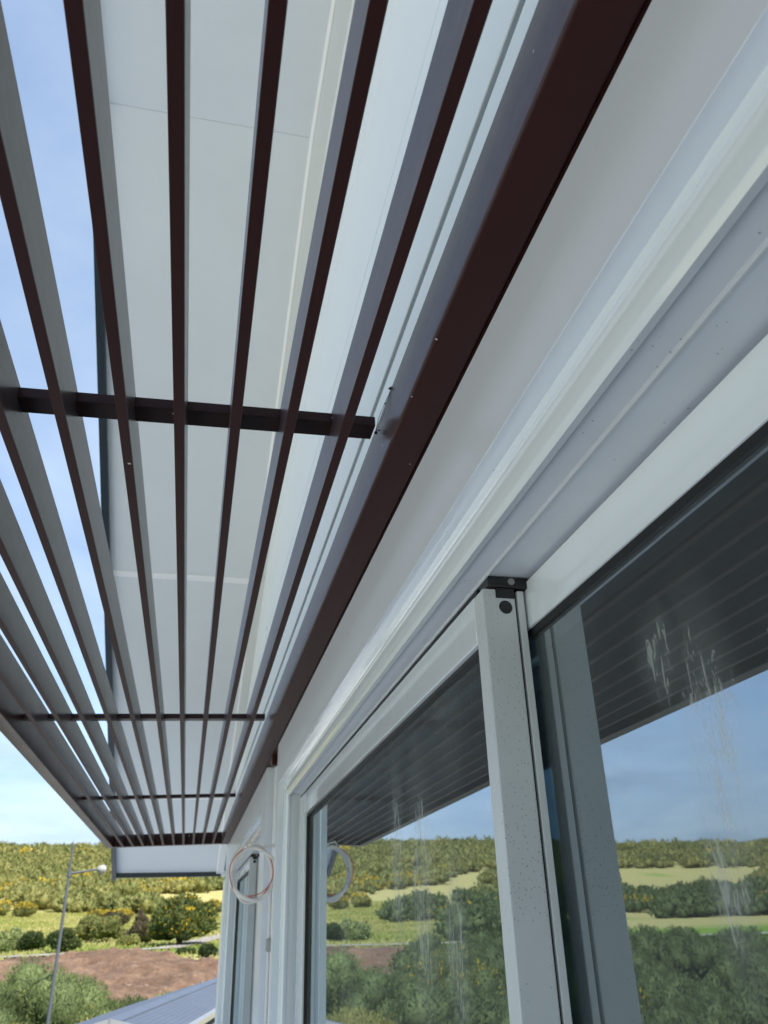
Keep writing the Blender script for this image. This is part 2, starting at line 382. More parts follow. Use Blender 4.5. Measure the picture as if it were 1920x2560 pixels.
def build_ground():
    rings = [0] + list(np.geomspace(6, 3000, 120)); na = 300
    vs = [(0, 0, -7.0)]; fs = []
    for r in rings[1:]:
        for k in range(na):
            x, y = polar(360 * k / na, r); vs.append((x, y, ground_z(x, y)))
    for k in range(na): fs.append((0, 1 + (k + 1) % na, 1 + k))
    for i in range(len(rings) - 2):
        for k in range(na):
            a = 1 + i * na + k; b = 1 + i * na + (k + 1) % na
            fs.append((a, b, b + na, a + na))
    me = bpy.data.meshes.new('ground'); me.from_pydata(vs, [], fs)
    me.polygons.foreach_set('use_smooth', [True] * len(fs)); me.update()
    m, t, b, out = material('meadow_ground')
    geo = t.nodes.new('ShaderNodeNewGeometry')
    n_big = noise_tex(t, 0.02, 4, 0.55, vec=geo.outputs['Position'], dist=0.4)
    n_mid = noise_tex(t, 0.12, 5, 0.65, vec=geo.outputs['Position'])
    n_fine = noise_tex(t, 1.6, 5, 0.7, vec=geo.outputs['Position'])
    straw = mixrgb(t, n_fine.outputs[0], (0.30, 0.26, 0.10), (0.44, 0.40, 0.17))
    green = mixrgb(t, n_fine.outputs[0], (0.10, 0.19, 0.03), (0.22, 0.33, 0.05))
    g1 = ramp(t, math_n(t, 'ADD', math_n(t, 'MULTIPLY', n_big.outputs[0], 0.6), math_n(t, 'MULTIPLY', n_mid.outputs[0], 0.4)), [(0.57, (0, 0, 0)), (0.67, (1, 1, 1))])
    ln = t.nodes.new('ShaderNodeVectorMath'); ln.operation = 'LENGTH'; t.links.new(geo.outputs['Position'], ln.inputs[0])
    wob = math_n(t, 'ADD', ln.outputs['Value'], math_n(t, 'MULTIPLY', n_mid.outputs[0], 50))
    def band(a, b_, c, d):
        r1 = t.nodes.new('ShaderNodeMapRange'); r1.inputs[1].default_value = a; r1.inputs[2].default_value = b_
        r2 = t.nodes.new('ShaderNodeMapRange'); r2.inputs[1].default_value = c; r2.inputs[2].default_value = d
        r2.inputs[3].default_value = 1; r2.inputs[4].default_value = 0
        t.links.new(wob, r1.inputs[0]); t.links.new(wob, r2.inputs[0])
        return math_n(t, 'MULTIPLY', r1.outputs[0], r2.outputs[0])
    lush = band(118, 128, 160, 178)
    gm = math_n(t, 'MAXIMUM', math_n(t, 'MULTIPLY', g1.outputs[0], 0.8), lush)
    c1 = mixrgb(t, gm, straw, green)
    soil = ramp(t, n_mid.outputs[0], [(0.66, (0, 0, 0)), (0.72, (1, 1, 1))])
    c2 = mixrgb(t, math_n(t, 'MULTIPLY', soil.outputs[0], 0.6), c1, (0.24, 0.14, 0.08))
    yard = t.nodes.new('ShaderNodeMapRange'); yard.inputs[1].default_value = 26; yard.inputs[2].default_value = 36
    yard.inputs[3].default_value = 1; yard.inputs[4].default_value = 0
    t.links.new(math_n(t, 'ADD', ln.outputs['Value'], math_n(t, 'MULTIPLY', n_mid.outputs[0], 10)), yard.inputs[0])
    pale = mixrgb(t, n_fine.outputs[0], (0.43, 0.45, 0.485), (0.56, 0.58, 0.61))
    c2 = mixrgb(t, yard.outputs[0], c2, pale)
    t.links.new(c2, b.inputs['Base Color']); b.inputs['Roughness'].default_value = 0.95
    b.inputs['Specular IOR Level'].default_value = 0.1
    bp = t.nodes.new('ShaderNodeBump'); bp.inputs['Distance'].default_value = 0.4
    t.links.new(n_fine.outputs[0], bp.inputs['Height']); t.links.new(bp.outputs[0], b.inputs['Normal'])
    me.materials.append(m)
    o = bpy.data.objects.new('ground', me); COL.objects.link(o); tag(o, kind='structure')
build_ground()

def soil_material(name, c0, c1, c2):
    m, t, b, out = material(name)
    geo = t.nodes.new('ShaderNodeNewGeometry')
    a = noise_tex(t, 0.35, 6, 0.7, vec=geo.outputs['Position']); f = noise_tex(t, 3.5, 5, 0.7, vec=geo.outputs['Position'])
    k = math_n(t, 'ADD', math_n(t, 'MULTIPLY', a.outputs[0], 0.6), math_n(t, 'MULTIPLY', f.outputs[0], 0.4))
    r = ramp(t, k, [(0.36, c0), (0.5, c1), (0.66, c2)])
    t.links.new(r.outputs[0], b.inputs['Base Color']); b.inputs['Roughness'].default_value = 0.95
    bp = t.nodes.new('ShaderNodeBump'); bp.inputs['Distance'].default_value = 0.5; t.links.new(k, bp.inputs['Height'])
    t.links.new(bp.outputs[0], b.inputs['Normal'])
    return m
M['soil'] = soil_material('turned_brown_soil', (0.062, 0.034, 0.019), (0.135, 0.078, 0.046), (0.245, 0.158, 0.10))
M['clod'] = soil_material('pale_brown_clods', (0.16, 0.11, 0.08), (0.24, 0.17, 0.13), (0.34, 0.26, 0.2))
M['gravel'] = soil_material('pale_gravel', (0.20, 0.18, 0.165), (0.28, 0.25, 0.235), (0.36, 0.33, 0.305))

def build_mound():
    """bulldozed brown earth in front of the green strip"""
    na, nr = 240, 110; vs = []; fs = []
    a0, a1 = -20.0, 7.0
    def ridge(az): return float(np.interp(az, [-20, -14, -9, -7, -5, -3.7, -2, 0, 2.2, 7], [0, 0.15, 0.3, 0.45, 0.9, 1.0, 0.9, 0.55, 0.25, 0]))
    def far(az): return float(np.interp(az, [-20, -10, -7, -3.7, -1, 0.5, 2.2, 7], [97, 99, 101, 106, 100, 92, 86, 80]))
    for j in range(nr + 1):
        for i in range(na + 1):
            az = a0 + (a1 - a0) * i / na; rf = far(az); r = 58 + (rf - 58) * j / nr
            x, y = polar(az, r); k = j / nr
            h = 0.34 + ridge(az) * 0.50 * (math.sin(math.pi * min(1, k / 0.86) * 0.5) ** 1.3 if k < 0.86 else (1 - (k - 0.86) / 0.14))
            h += (mnoise.noise(Vector((x / 6, y / 6, 1))) * 0.8 + mnoise.noise(Vector((x / 2.4, y / 2.4, 5))) * 0.55 + mnoise.noise(Vector((x / .9, y / .9, 8))) * 0.28) * min(1, 6 * k * (1 - k) + .15)
            edge = min(i, na - i, j, nr - j)
            if edge == 0: h = -0.6
            vs.append((x, y, ground_z(x, y) + h))
    for j in range(nr):
        for i in range(na):
            a = j * (na + 1) + i; fs.append((a, a + 1, a + na + 2, a + na + 1))
    me = bpy.data.meshes.new('dirt_mound'); me.from_pydata(vs, [], fs)
    me.polygons.foreach_set('use_smooth', [False] * len(fs)); me.materials.append(M['soil'])
    o = bpy.data.objects.new('dirt_mound', me); COL.objects.link(o); tag(o, kind='structure')
build_mound()

def ribbon(name, pts, width, mat, lift=0.06):
    vs = []; fs = []; P = []
    for (a, b) in zip(pts[:-1], pts[1:]):
        for k in range(12):
            t = k / 12; P.append((a[0] + (b[0] - a[0]) * t, a[1] + (b[1] - a[1]) * t))
    P.append(pts[-1]); P = [polar(*p) for p in P]
    for i, p in enumerate(P):
        q = P[min(i + 1, len(P) - 1)]; o_ = P[max(i - 1, 0)]
        d = Vector((q[0] - o_[0], q[1] - o_[1])).normalized(); n = Vector((-d.y, d.x)) * width / 2
        for s in (-1, -.33, .33, 1):
            x, y = p[0] + n.x * s, p[1] + n.y * s
            vs.append((x, y, ground_z(x, y) + lift + (0.05 if abs(s) < 1 else 0)))
    for i in range(len(P) - 1):
        for k in range(3): fs.append((i * 4 + k, i * 4 + k + 1, i * 4 + k + 5, i * 4 + k + 4))
    me = bpy.data.meshes.new(name); me.from_pydata(vs, [], fs); me.materials.append(mat)
    me.polygons.foreach_set('use_smooth', [True] * len(fs))
    o = bpy.data.objects.new(name, me); COL.objects.link(o); tag(o, kind='structure')
ribbon('path', [(-70, 118), (-40, 112), (-20, 108), (-12, 106), (-8.5, 107), (-5, 109), (-0.9, 113), (0.4, 122), (1.2, 132), (2.2, 146), (6, 175), (12, 210)], 3.6, M['gravel'], 0.25)

# ------------------------------------------------------------------ vegetation meshes
_ico = bmesh.new(); bmesh.ops.create_icosphere(_ico, subdivisions=1, radius=1.0)
ICO_V = np.array([v.co[:] for v in _ico.verts]); ICO_F = np.array([[v.index for v in f.verts] for f in _ico.faces]); _ico.free()
_ico = bmesh.new(); bmesh.ops.create_icosphere(_ico, subdivisions=2, radius=1.0)
ICO2_V = np.array([v.co[:] for v in _ico.verts]); ICO2_F = np.array([[v.index for v in f.verts] for f in _ico.faces]); _ico.free()

def crown_arrays(rng, lobes, nleaf, leaf, upright=0.3, flower=0.0, core=0.80, flower_low=False, flower_top=False, hi=False):
    """lobes: list of (cx,cy,cz,rx,ry,rz). Returns verts, tri faces, material index per face."""
    IV, IF = (ICO2_V, ICO2_F) if hi else (ICO_V, ICO_F)
    V = []; F = []; MI = []; off = 0
    lob = np.array(lobes)
    for l in lob:
        v = IV * (l[3:6] * core) * (1 + rng.uniform(-.16, .16, (len(IV), 1))) + l[:3]
        V.append(v); F.append(IF + off); MI.append(np.zeros(len(IF), int)); off += len(v)
    w = lob[:, 3] * lob[:, 5]; w = w / w.sum()
    idx = rng.choice(len(lob), nleaf, p=w)
    d = rng.normal(size=(nleaf, 3)); d /= np.linalg.norm(d, axis=1)[:, None]
    d[:, 2] = np.where(d[:, 2] < -0.5, -d[:, 2] * .6, d[:, 2])
    L_ = lob[idx]
    p = L_[:, :3] + d * L_[:, 3:6] * rng.uniform(0.78, 1.08, (nleaf, 1))
    out = d + rng.normal(size=(nleaf, 3)) * 0.55; out[:, 2] += upright * 2
    out /= np.linalg.norm(out, axis=1)[:, None]
    side = np.cross(out, rng.normal(size=(nleaf, 3))); side /= np.linalg.norm(side, axis=1)[:, None] + 1e-9
    s = leaf * rng.uniform(0.55, 1.35, (nleaf, 1))
    a = p - side * s * 0.42; b = p + side * s * 0.42; c = p + out * s * (1.0 + upright)
    V.append(np.stack([a, b, c], 1).reshape(-1, 3))
    F.append(np.arange(nleaf * 3).reshape(-1, 3) + off)
    zz = (p[:, 2] - lob[:, 2].min()) / max(0.1, (lob[:, 2] + lob[:, 5]).max() - lob[:, 2].min())
    pr = np.full(nleaf, flower)
    # flowers grow in clusters: a smooth random field over the crown
    fld = np.sin(p[:, 0] * 1.9 + rng.uniform(0, 6)) * np.sin(p[:, 1] * 1.7 + rng.uniform(0, 6)) * np.sin(p[:, 2] * 2.1 + rng.uniform(0, 6))
    pr = pr * (1.0 + 1.6 * fld)
    if flower_low: pr = pr * np.clip(1.7 - 2.2 * zz, 0, 2)
    if flower_top: pr = pr * np.clip(0.2 + 1.8 * zz, 0, 2)
    MI.append((rng.uniform(size=nleaf) < pr).astype(int))
    return np.concatenate(V), np.concatenate(F), np.concatenate(MI)

def tri_mesh(name, V, F, MI, mats):
    me = bpy.data.meshes.new(name)
    me.vertices.add(len(V)); me.vertices.foreach_set('co', V.astype(np.float32).ravel())
    me.loops.add(len(F) * 3); me.loops.foreach_set('vertex_index', F.astype(np.int32).ravel())
    me.polygons.add(len(F)); me.polygons.foreach_set('loop_start', (np.arange(len(F)) * 3).astype(np.int32))
    me.polygons.foreach_set('loop_total', np.full(len(F), 3, np.int32))
    me.polygons.foreach_set('material_index', MI.astype(np.int32))
    me.update(calc_edges=True)
    for m_ in mats: me.materials.append(m_)
    return me

def make_lobes(rng, w, h, n, shape='round'):
    out = []
    for i in range(n):
        a = rng.uniform(0, 2 * math.pi)
        if shape == 'cone':
            t = (i + .5) / n; rr = w * .5 * (1 - t) * .7
            out.append((math.cos(a) * rr, math.sin(a) * rr, h * (.12 + .75 * t), w * .34 * (1.15 - t), w * .34 * (1.15 - t), h * .24))
        elif shape == 'low':
            rr = w * .34 * math.sqrt(rng.uniform()); s = rng.uniform(.22, .34)
            out.append((math.cos(a) * rr, math.sin(a) * rr, h * rng.uniform(.3, .55), w * s, w * s, h * rng.uniform(.32, .48)))
        else:
            rr = w * .36 * math.sqrt(rng.uniform()); s = rng.uniform(.17, .27); q = rr / (w * .5)
            out.append((math.cos(a) * rr, math.sin(a) * rr, h * (.28 + rng.uniform(0, .5) * math.sqrt(max(0, 1 - q * q))), w * s, w * s, h * rng.uniform(.18, .26)))
    return out

def shrub(name, label, az, r, w, h, mat, nl, leaf, nleaf, seed, shape='round', upright=.3, flower=0., cat='shrub', group=None, sink=.15, flower_low=False, flower_top=False, stems=5, hi=True):
    rng = np.random.default_rng(seed)
    x, y = polar(az, r); root = empty(name, (x, y, ground_z(x, y) - sink)); tag(root, label, cat, group)
    V, F, MI = crown_arrays(rng, make_lobes(rng, w, h, nl, shape), nleaf, leaf, upright, flower, .80, flower_low, flower_top, hi)
    me = tri_mesh('foliage', V, F, MI, [mat, M['flower']])
    o = bpy.data.objects.new('foliage', me); COL.objects.link(o); o.parent = root
    sb = MB(1.0)
    for k in range(stems):
        a = rng.uniform(0, 6.28); q = w * .22
        sb.tube([(math.cos(a) * .08, math.sin(a) * .08, -.1), (math.cos(a) * q * .4, math.sin(a) * q * .4, h * .25), (math.cos(a) * q, math.sin(a) * q, h * .62)],
                [h * .022, h * .016, h * .006], 6)
    sb.build('stem', M['bark'], root)
    return root

# foreground willow-like shrubs by the lamp
FG = [('pale green feathery shrub left of the lamp pole, at the frame edge', -11.4, 46, 5.4, 4.6, 'leaf_green', .05),
      ('tallest feathery green shrub, straight behind the lamp pole', -8.1, 47.5, 6.0, 5.3, 'leaf_green', .03),
      ('round feathery green shrub just right of the lamp pole', -5.9, 45.5, 5.2, 4.7, 'leaf_green', .05),
      ('feathery green shrub at the foot of the dirt mound, beside the metal roof', -3.4, 45, 5.2, 3.9, 'leaf_green', .06),
      ('low shrub full of yellow blossom between lamp pole and metal roof', -5.2, 43.0, 4.2, 3.0, 'leaf_olive', .40),
      ('low yellow-flowering shrub left of the foot of the lamp pole', -9.4, 43.2, 4.4, 3.1, 'leaf_olive', .34),
      ('loose yellow-green bush between the dirt mound and the ridge of the metal roof', -1.8, 52, 3.8, 2.5, 'leaf_olive', .15),
      ('yellow-green bush right above the ridge of the metal roof, close to the house corner', 0.4, 58, 4.2, 2.2, 'leaf_olive', .12)]
for i, (lb, az, r, w, h, mt, fl) in enumerate(FG):
    shrub('shrub', lb, az, r, w, h, M[mt], 34, .075, 42000, 100 + i, 'round', .9, fl, group='shrubs around the lamp pole', flower_low=True)

# shrubs one can tell apart in the meadow
MD = [('big round dark shrub dotted with yellow blossom at the centre of the meadow', 'shrub', -0.2, 121, 8.0, 6.4, 'leaf_dark', 34, .5, 9000, 'round', .2, .22),
      ('tall brown-grey conical bush left of the big round shrub', 'bush', -2.7, 132, 3.9, 4.2, 'leaf_brown', 12, .35, 3500, 'cone', .5, 0.0),
      ('olive shrub left of the brown conical bush', 'shrub', -4.6, 140, 4.8, 3.8, 'leaf_olive', 14, .45, 3000, 'round', .2, .03),
      ('broad olive shrub behind the green strip, midway to the lamp pole', 'shrub', -5.5, 146, 5.0, 3.9, 'leaf_olive', 14, .45, 3000, 'round', .2, .0),
      ('dark olive shrub standing right behind the lamp pole', 'shrub', -7.0, 112, 3.6, 3.3, 'leaf_dark', 14, .4, 3200, 'round', .2, .0),
      ('dark shrub left of the lamp pole above the gravel path', 'shrub', -8.7, 122, 3.4, 2.9, 'leaf_dark', 12, .4, 2600, 'round', .2, .0),
      ('greyish green shrub at the left frame edge above the path', 'shrub', -10.2, 124, 4.6, 2.9, 'leaf_green', 12, .4, 2600, 'low', .2, .02),
      ('small green shrub at the foot of the brown conical bush', 'shrub', -3.3, 126, 2.8, 1.6, 'leaf_olive', 8, .3, 1500, 'low', .2, .05),
      ('purplish twiggy bush behind the olive shrubs', 'bush', -4.3, 190, 5.4, 4.0, 'leaf_brown', 12, .5, 2400, 'round', .3, .04),
      ('round green bush on the grass right of the dirt mound', 'bush', 1.5, 97, 1.9, 1.5, 'leaf_dark', 8, .22, 1400, 'low', .2, .0),
      ('small flat green bush beside the gravel track', 'bush', 0.3, 101, 2.0, .9, 'leaf_dark', 7, .22, 1000, 'low', .2, .0),
      ('isolated orange-yellow gorse bush on the slope left of the lamp pole', 'gorse', -9.4, 286, 6.2, 4.3, 'leaf_olive', 12, .7, 2000, 'low', .2, .5),
      ('orange-yellow gorse bush at the left frame edge on the slope', 'gorse', -11.0, 300, 6.5, 4.8, 'leaf_olive', 12, .7, 2000, 'low', .2, .5),
      ('bright orange gorse bush right of the big round shrub, close to the house corner', 'gorse', 1.6, 300, 8.5, 4.2, 'leaf_olive', 12, .7, 2200, 'low', .2, .6),
      ('yellow gorse bush above the brown conical bush', 'gorse', -3.9, 262, 6.0, 2.8, 'leaf_olive', 10, .6, 1800, 'low', .2, .5),
      ('yellow gorse bush above the broad olive shrub', 'gorse', -5.2, 250, 5.2, 2.8, 'leaf_olive', 10, .6, 1800, 'low', .2, .45)]
for i, (lb, ct, az, r, w, h, mt, nl, lf, nleaf, shp, up, fl) in enumerate(MD):
    lf *= .62; nleaf = int(nleaf * 1.9); fl *= (.55 if ct == 'shrub' else .85)
    shrub({'shrub': 'shrub', 'bush': 'bush', 'gorse': 'gorse_bush'}[ct], lb, az, r, w, h, M[mt], nl, lf, nleaf, 300 + i, shp, up, fl, cat=ct, flower_top=(ct == 'gorse'))

# hillside scrub: thousands of crowns reading as one mass
def scrub_mass():
    rng = np.random.default_rng(55)
    templ = []
    for k in range(10):
        w, h = 1.0, 0.85
        templ.append(crown_arrays(rng, make_lobes(rng, w, h, 5, 'low'), 150, .125, .3, 0.0, .80))
    Vs = []; Fs = []; Ms = []; off = 0
    near = [crown_arrays(rng, make_lobes(rng, 1, 1, 12, 'round'), 5200, .024, .6, 0.0, .86) for k in range(5)]
    def place(x, y, s, k, flw, T=None):
        nonlocal off
        V, F, MI = (T or templ)[k]; a = rng.uniform(0, 6.28); c, s_ = math.cos(a), math.sin(a)
        Rm = np.array([[c, -s_, 0], [s_, c, 0], [0, 0, 1]])
        v = (V * np.array([s * rng.uniform(.85, 1.2), s * rng.uniform(.85, 1.2), s * rng.uniform(.75, 1.15)])) @ Rm.T
        v += np.array([x, y, ground_z(x, y) - .2])
        mi = MI.copy()
        if flw > 0:
            mi = (rng.uniform(size=len(F)) < flw).astype(int); mi[:240 if T else 100] = 0   # only leaf faces flower, never the bough cores
        Vs.append(v); Fs.append(F + off); Ms.append(mi); off += len(V)
    n = 0
    for i in range(60000):
        if n > 7000: break
        r = math.sqrt(rng.uniform(300 ** 2, 720 ** 2)); az = rng.uniform(-62, 14)
        x, y = polar(az, r)
        q = mnoise.noise(Vector((x / 60, y / 60, 4.4)))
        lo = 322 + 25 * math.sin(az * .35) + 22 * math.sin(az * 1.1 + 1)
        if az < -22: lo += 60
        if r < lo: continue
        if q < -0.16 and r < 480: continue
        if az < -26 and q < 0.05 and r < 640: continue
        fl = mnoise.noise(Vector((x / 34, y / 34, 7.7)))
        band = max(0, 1 - abs(r - 375) / 90)
        f = 0
        if fl > 0.28 - 0.38 * band and rng.uniform() < .55 * band + .05: f = rng.uniform(.35, .9)
        place(x, y, rng.uniform(3.2, 8.8) * (1.0 if r < 480 else 1.15), rng.integers(10), f)
        n += 1
    V, F, MI = np.concatenate(Vs), np.concatenate(Fs), np.concatenate(Ms)
    me = tri_mesh('hillside_scrub', V, F, MI, [M['leaf_hill'], M['flower']])
    o = bpy.data.objects.new('hillside_scrub', me); COL.objects.link(o)
    tag(o, 'dense olive and yellow scrub covering the whole hillside', 'scrub', kind='stuff')
    # thickets and bushes to the left of the view, which the window panes mirror
    Vs.clear(); Fs.clear(); Ms.clear(); off = 0
    cnt = 0
    for i in range(2600):
        az = rng.uniform(-50, -12.5); r = rng.choice([rng.uniform(32, 70), rng.uniform(118, 150), rng.uniform(185, 320)], p=[.40, .12, .48])
        x, y = polar(az, r); q = mnoise.noise(Vector((x / 22, y / 22, 14.4)))
        if r > 80 and q < -0.06: continue
        if r < 75 and q < -0.35: continue
        s = rng.uniform(3.4, 5.2) if r < 75 else rng.uniform(3.0, 6.0)
        fl = rng.uniform(.05, .35) if rng.uniform() < .10 else 0
        if r < 75:
            cnt += 1
            if cnt > 150: continue
            place(x, y, s, rng.integers(5), fl * .6, near)
        else: place(x, y, s, rng.integers(10), fl)
    V, F, MI = np.concatenate(Vs), np.concatenate(Fs), np.concatenate(Ms)
    me = tri_mesh('valley_thicket', V, F, MI, [M['leaf_green'], M['flower']])
    o = bpy.data.objects.new('valley_thicket', me); COL.objects.link(o)
    tag(o, 'green thicket filling the valley floor left of the lamp pole, mirrored in the panes', 'thicket', kind='stuff')
scrub_mass()

def grass_tufts():
    rng = np.random.default_rng(5); n = 60000
    az = R(1) * rng.uniform(-16, 5, n); r = np.sqrt(rng.uniform(62 ** 2, 330 ** 2, n))
    keep = (r > 100) | (rng.uniform(size=n) < 0.25)
    az, r = az[keep], r[keep]; n = len(r)
    x, y = r * np.sin(az), r * np.cos(az); z = np.array([ground_z(a, b) for a, b in zip(x, y)])
    s = rng.uniform(.25, .6, n); th = rng.uniform(0, math.pi, n)
    dx_, dy_ = np.cos(th) * s * .5, np.sin(th) * s * .5
    V = np.stack([np.stack([x - dx_, y - dy_, z - .05], 1), np.stack([x + dx_, y + dy_, z - .05], 1), np.stack([x + rng.normal(0, .1, n), y, z + s * .8], 1)], 1).reshape(-1, 3)
    me = tri_mesh('meadow_grass', V, np.arange(n * 3).reshape(-1, 3), np.zeros(n, int), [M['grass']])
    o = bpy.data.objects.new('meadow_grass', me); COL.objects.link(o); tag(o, 'tufts of straw and green grass across the meadow', 'grass', kind='stuff')
M['grass'] = leaf_material('meadow_grass_blades', [(0.30, (0.14, 0.22, 0.035)), (0.44, (0.28, 0.29, 0.08)), (0.58, (0.40, 0.36, 0.15))], scale=0.05)
grass_tufts()

def clods():
    """pale stones scattered over the turned soil"""
    rng = np.random.default_rng(9); Vs = []; Fs = []; off = 0
    for i in range(110):
        az = rng.uniform(-9, 4); r = rng.uniform(62, 92); x, y = polar(az, r); s = rng.uniform(.07, .20)
        v = ICO_V * s * rng.uniform(.7, 1.2, (len(ICO_V), 1)) * np.array([1, 1, .7]) + np.array([x, y, ground_z(x, y) + .38 + 0.18 * max(0, min(1, (az + 7) / 4)) * (r - 58) / 45])
        Vs.append(v); Fs.append(ICO_F + off); off += len(v)
    V, F = np.concatenate(Vs), np.concatenate(Fs)
    me = tri_mesh('scattered_stones', V, F, np.zeros(len(F), int), [M['clod']])
    o = bpy.data.objects.new('scattered_stones', me); COL.objects.link(o); tag(o, 'pale stones and clods lying on the turned brown soil', 'stones', kind='stuff')
clods()

# ================================================================== THE HOUSE
house = empty('white_house', (0, 0, 0)); tag(house, 'white clad house with raked pale soffit, dark fascia and large sliding windows', 'house')
KY, KZ, SL = 4.12, 5.45, 0.386          # where the flat soffit turns down into the raked one
def soff(y): return KZ if y < KY else KZ - SL * (y - KY)
def edge_x(y): return -1.150 if y < KY else -1.150 - (y - KY) * 0.0127
YN, YF, YE = -9.0, 14.6, 15.88          # near end of house, far wall corner, eave line
ZB = -10.0
WX = 0.60

def clip_poly(poly, f):
    out = []
    for i in range(len(poly)):
        a, b = poly[i], poly[(i + 1) % len(poly)]; fa, fb = f(a), f(b)
        if fa >= 0: out.append(a)
        if (fa >= 0) != (fb >= 0):
            t = fa / (fa - fb); out.append((a[0] + (b[0] - a[0]) * t, a[1] + (b[1] - a[1]) * t))
    return out
# structural wall behind the cladding, built round the openings
w = MB()
w.prism([(YN, .735), (YF, .735), (YF, soff(YF)), (KY, KZ), (YN, KZ)], 'x', WX + .022, WX + .4)
w.box(.52, WX + .4, 4.968, 5.708, -2.4, .732)
w.box(.52, WX + .02, 4.968, 5.708, .7325, 1.0)
w.box(WX - .04, WX + .4, 4.84, 4.966, -2.4, .732)
w.box(WX - .04, WX + .4, 5.71, 6.08, -2.4, .732)
w.box(WX - .04, WX + .4, 11.42, YF, -2.4, .732)
w.box(WX + .003, WX + .4, YN, -5.5, -2.4, .732)
w.box(WX + .003, WX + .4, YN, YF, ZB, -2.403)
w.build('wall', M['cladding'], house)
w = MB(); w.box(WX + .4, 14, YF - .3, YF - .003, ZB, 1.28); w.build('gable_end_wall', M['cladding'], house)
w = MB()  # unseen deck, added to cut ground bounce and darken the undersides above
for k_ in range(18): w = MB().box(-1.30 + k_ * .101, -1.30 + k_ * .101 + .093, YN, 11.6, -2.46, -2.42); w.build('unseen_deck_board', M['unseen_decking'], house)
w = MB(); w.box(-1.32, .50, YN, 11.6, -2.62, -2.463); w.build('unseen_deck_slab', M['unseen_decking'], house)  # base of the added unseen deck
w = MB(); w.box(WX + .4, 14, YN + .003, YN + .3, ZB, KZ); w.build('near_end_wall', M['cladding'], house)

yj = [YN, -4.35, -0.05, 4.25, 8.55, 12.85, YF]; zj = [1.01, 1.91, 2.78, 3.65, 4.52, 5.45]
roof_f = lambda p: min(soff(p[0]), 99) - .004 - p[1]
for i in range(len(yj) - 1):
    for j in range(len(zj) - 1):
        lo = zj[j] + (.024 if j == 1 else .006); hi = zj[j + 1] - (.024 if j == 0 else .006)
        poly = [(yj[i] + .005, lo), (yj[i + 1] - .005, lo), (yj[i + 1] - .005, hi), (yj[i] + .005, hi)]
        poly = clip_poly(poly, lambda p: (KZ - SL * (p[0] - KY)) - .004 - p[1])
        if len(poly) < 3: continue
        MB().prism(poly, 'x', WX, WX + .0205).build('cladding_panel', M['cladding'], house, bevel=.003, seg=1)
MB().box(WX + .0208, WX + .0218, YN, YF, 1.2, 1.95).build('joint_backing', M['joint_dark'], house)

# soffit boards
sy = [-9.0, -5.2, -0.54, KY, 8.78, 13.4, YE - .10]
for i in range(len(sy) - 1):
    a, b = sy[i] + .0015, sy[i + 1] - .0015
    za, zb = soff(a), soff(b)
    vs = [(edge_x(a) + .07, a, za), (.49, a, za), (.49, b, zb), (edge_x(b) + .07, b, zb)]
    vs += [(x, y, z + .02) for x, y, z in vs]
    MB().add(vs, [(0, 3, 2, 1), (4, 5, 6, 7), (0, 1, 5, 4), (1, 2, 6, 5), (2, 3, 7, 6), (3, 0, 4, 7)]).build('soffit_panel', M['soffit'], house)
for i, y in enumerate(sy[1:-1]):
    if y == KY: continue
    z = soff(y); MB().prism([(y - .035, soff(y - .035) - .012), (y + .035, soff(y + .035) - .012), (y + .035, soff(y + .035) + .01), (y - .035, soff(y - .035) + .01)], 'x', edge_x(y) + .08, .488).build('soffit_joiner', M['seam'], house)
for (a, b) in ((YN, KY), (KY, YE - .10)):
    vs = []
    for y in (a, b):
        z = soff(y); vs += [(.492, y, z - .03), (.515, y, z - .035), (.60, y, z - .035), (.60, y, z + .02), (.492, y, z + .02)]
    MB().add(vs, [(0, 1, 2, 3, 4), (9, 8, 7, 6, 5)] + [(i, i + 5, (i + 1) % 5 + 5, (i + 1) % 5) for i in range(5)]).build('soffit_cover_strip', M['soffit_strip'], house)
    vs = []
    for y in (a, b):
        z = soff(y); vs += [(.470, y, z - .022), (.492, y, z - .036), (.492, y, z + .01), (.470, y, z + .01)]
    MB().add(vs, [(0, 1, 2, 3), (7, 6, 5, 4)] + [(i, i + 4, (i + 1) % 4 + 4, (i + 1) % 4) for i in range(4)]).build('soffit_bead', M['seam'], house)
# roof plate above
rf = MB()
for (a, b) in ((YN, KY), (KY, YE)):
    vs = []
    for y in (a, b):
        z = soff(y); vs += [(edge_x(y) + .02, y, z + .022), (14, y, z + .022), (14, y, z + .34), (edge_x(y) + .02, y, z + .34)]
    rf.add(vs, [(0, 1, 2, 3), (7, 6, 5, 4)] + [(i, i + 4, (i + 1) % 4 + 4, (i + 1) % 4) for i in range(4)])
rf.build('roof', M['roof_metal'], house)
# dark fascia along the rake, the flat edge and the eave
for (a, b) in ((YN, KY), (KY, YE)):
    vs = []
    for y in (a, b):
        z = soff(y); x = edge_x(y); vs += [(x, y, z - .075), (x + .072, y, z - .075), (x + .072, y, z + .02), (x + .018, y, z + .02), (x + .018, y, z + .38), (x, y, z + .38)]
    MB().add(vs, [(0, 1, 2, 3, 4, 5), (11, 10, 9, 8, 7, 6)] + [(i, i + 6, (i + 1) % 6 + 6, (i + 1) % 6) for i in range(6)]).build('fascia', M['fascia'], house)
MB().box(edge_x(YE) + .003, .56, YE - .10, YE, soff(YE) - .035, soff(YE) + .3).build('eave_fascia', M['fascia'], house)
MB().box(.563, 14, YE - .10, YE, soff(YE) - .035, soff(YE) + .3).build('eave_fascia', M['seam'], house)

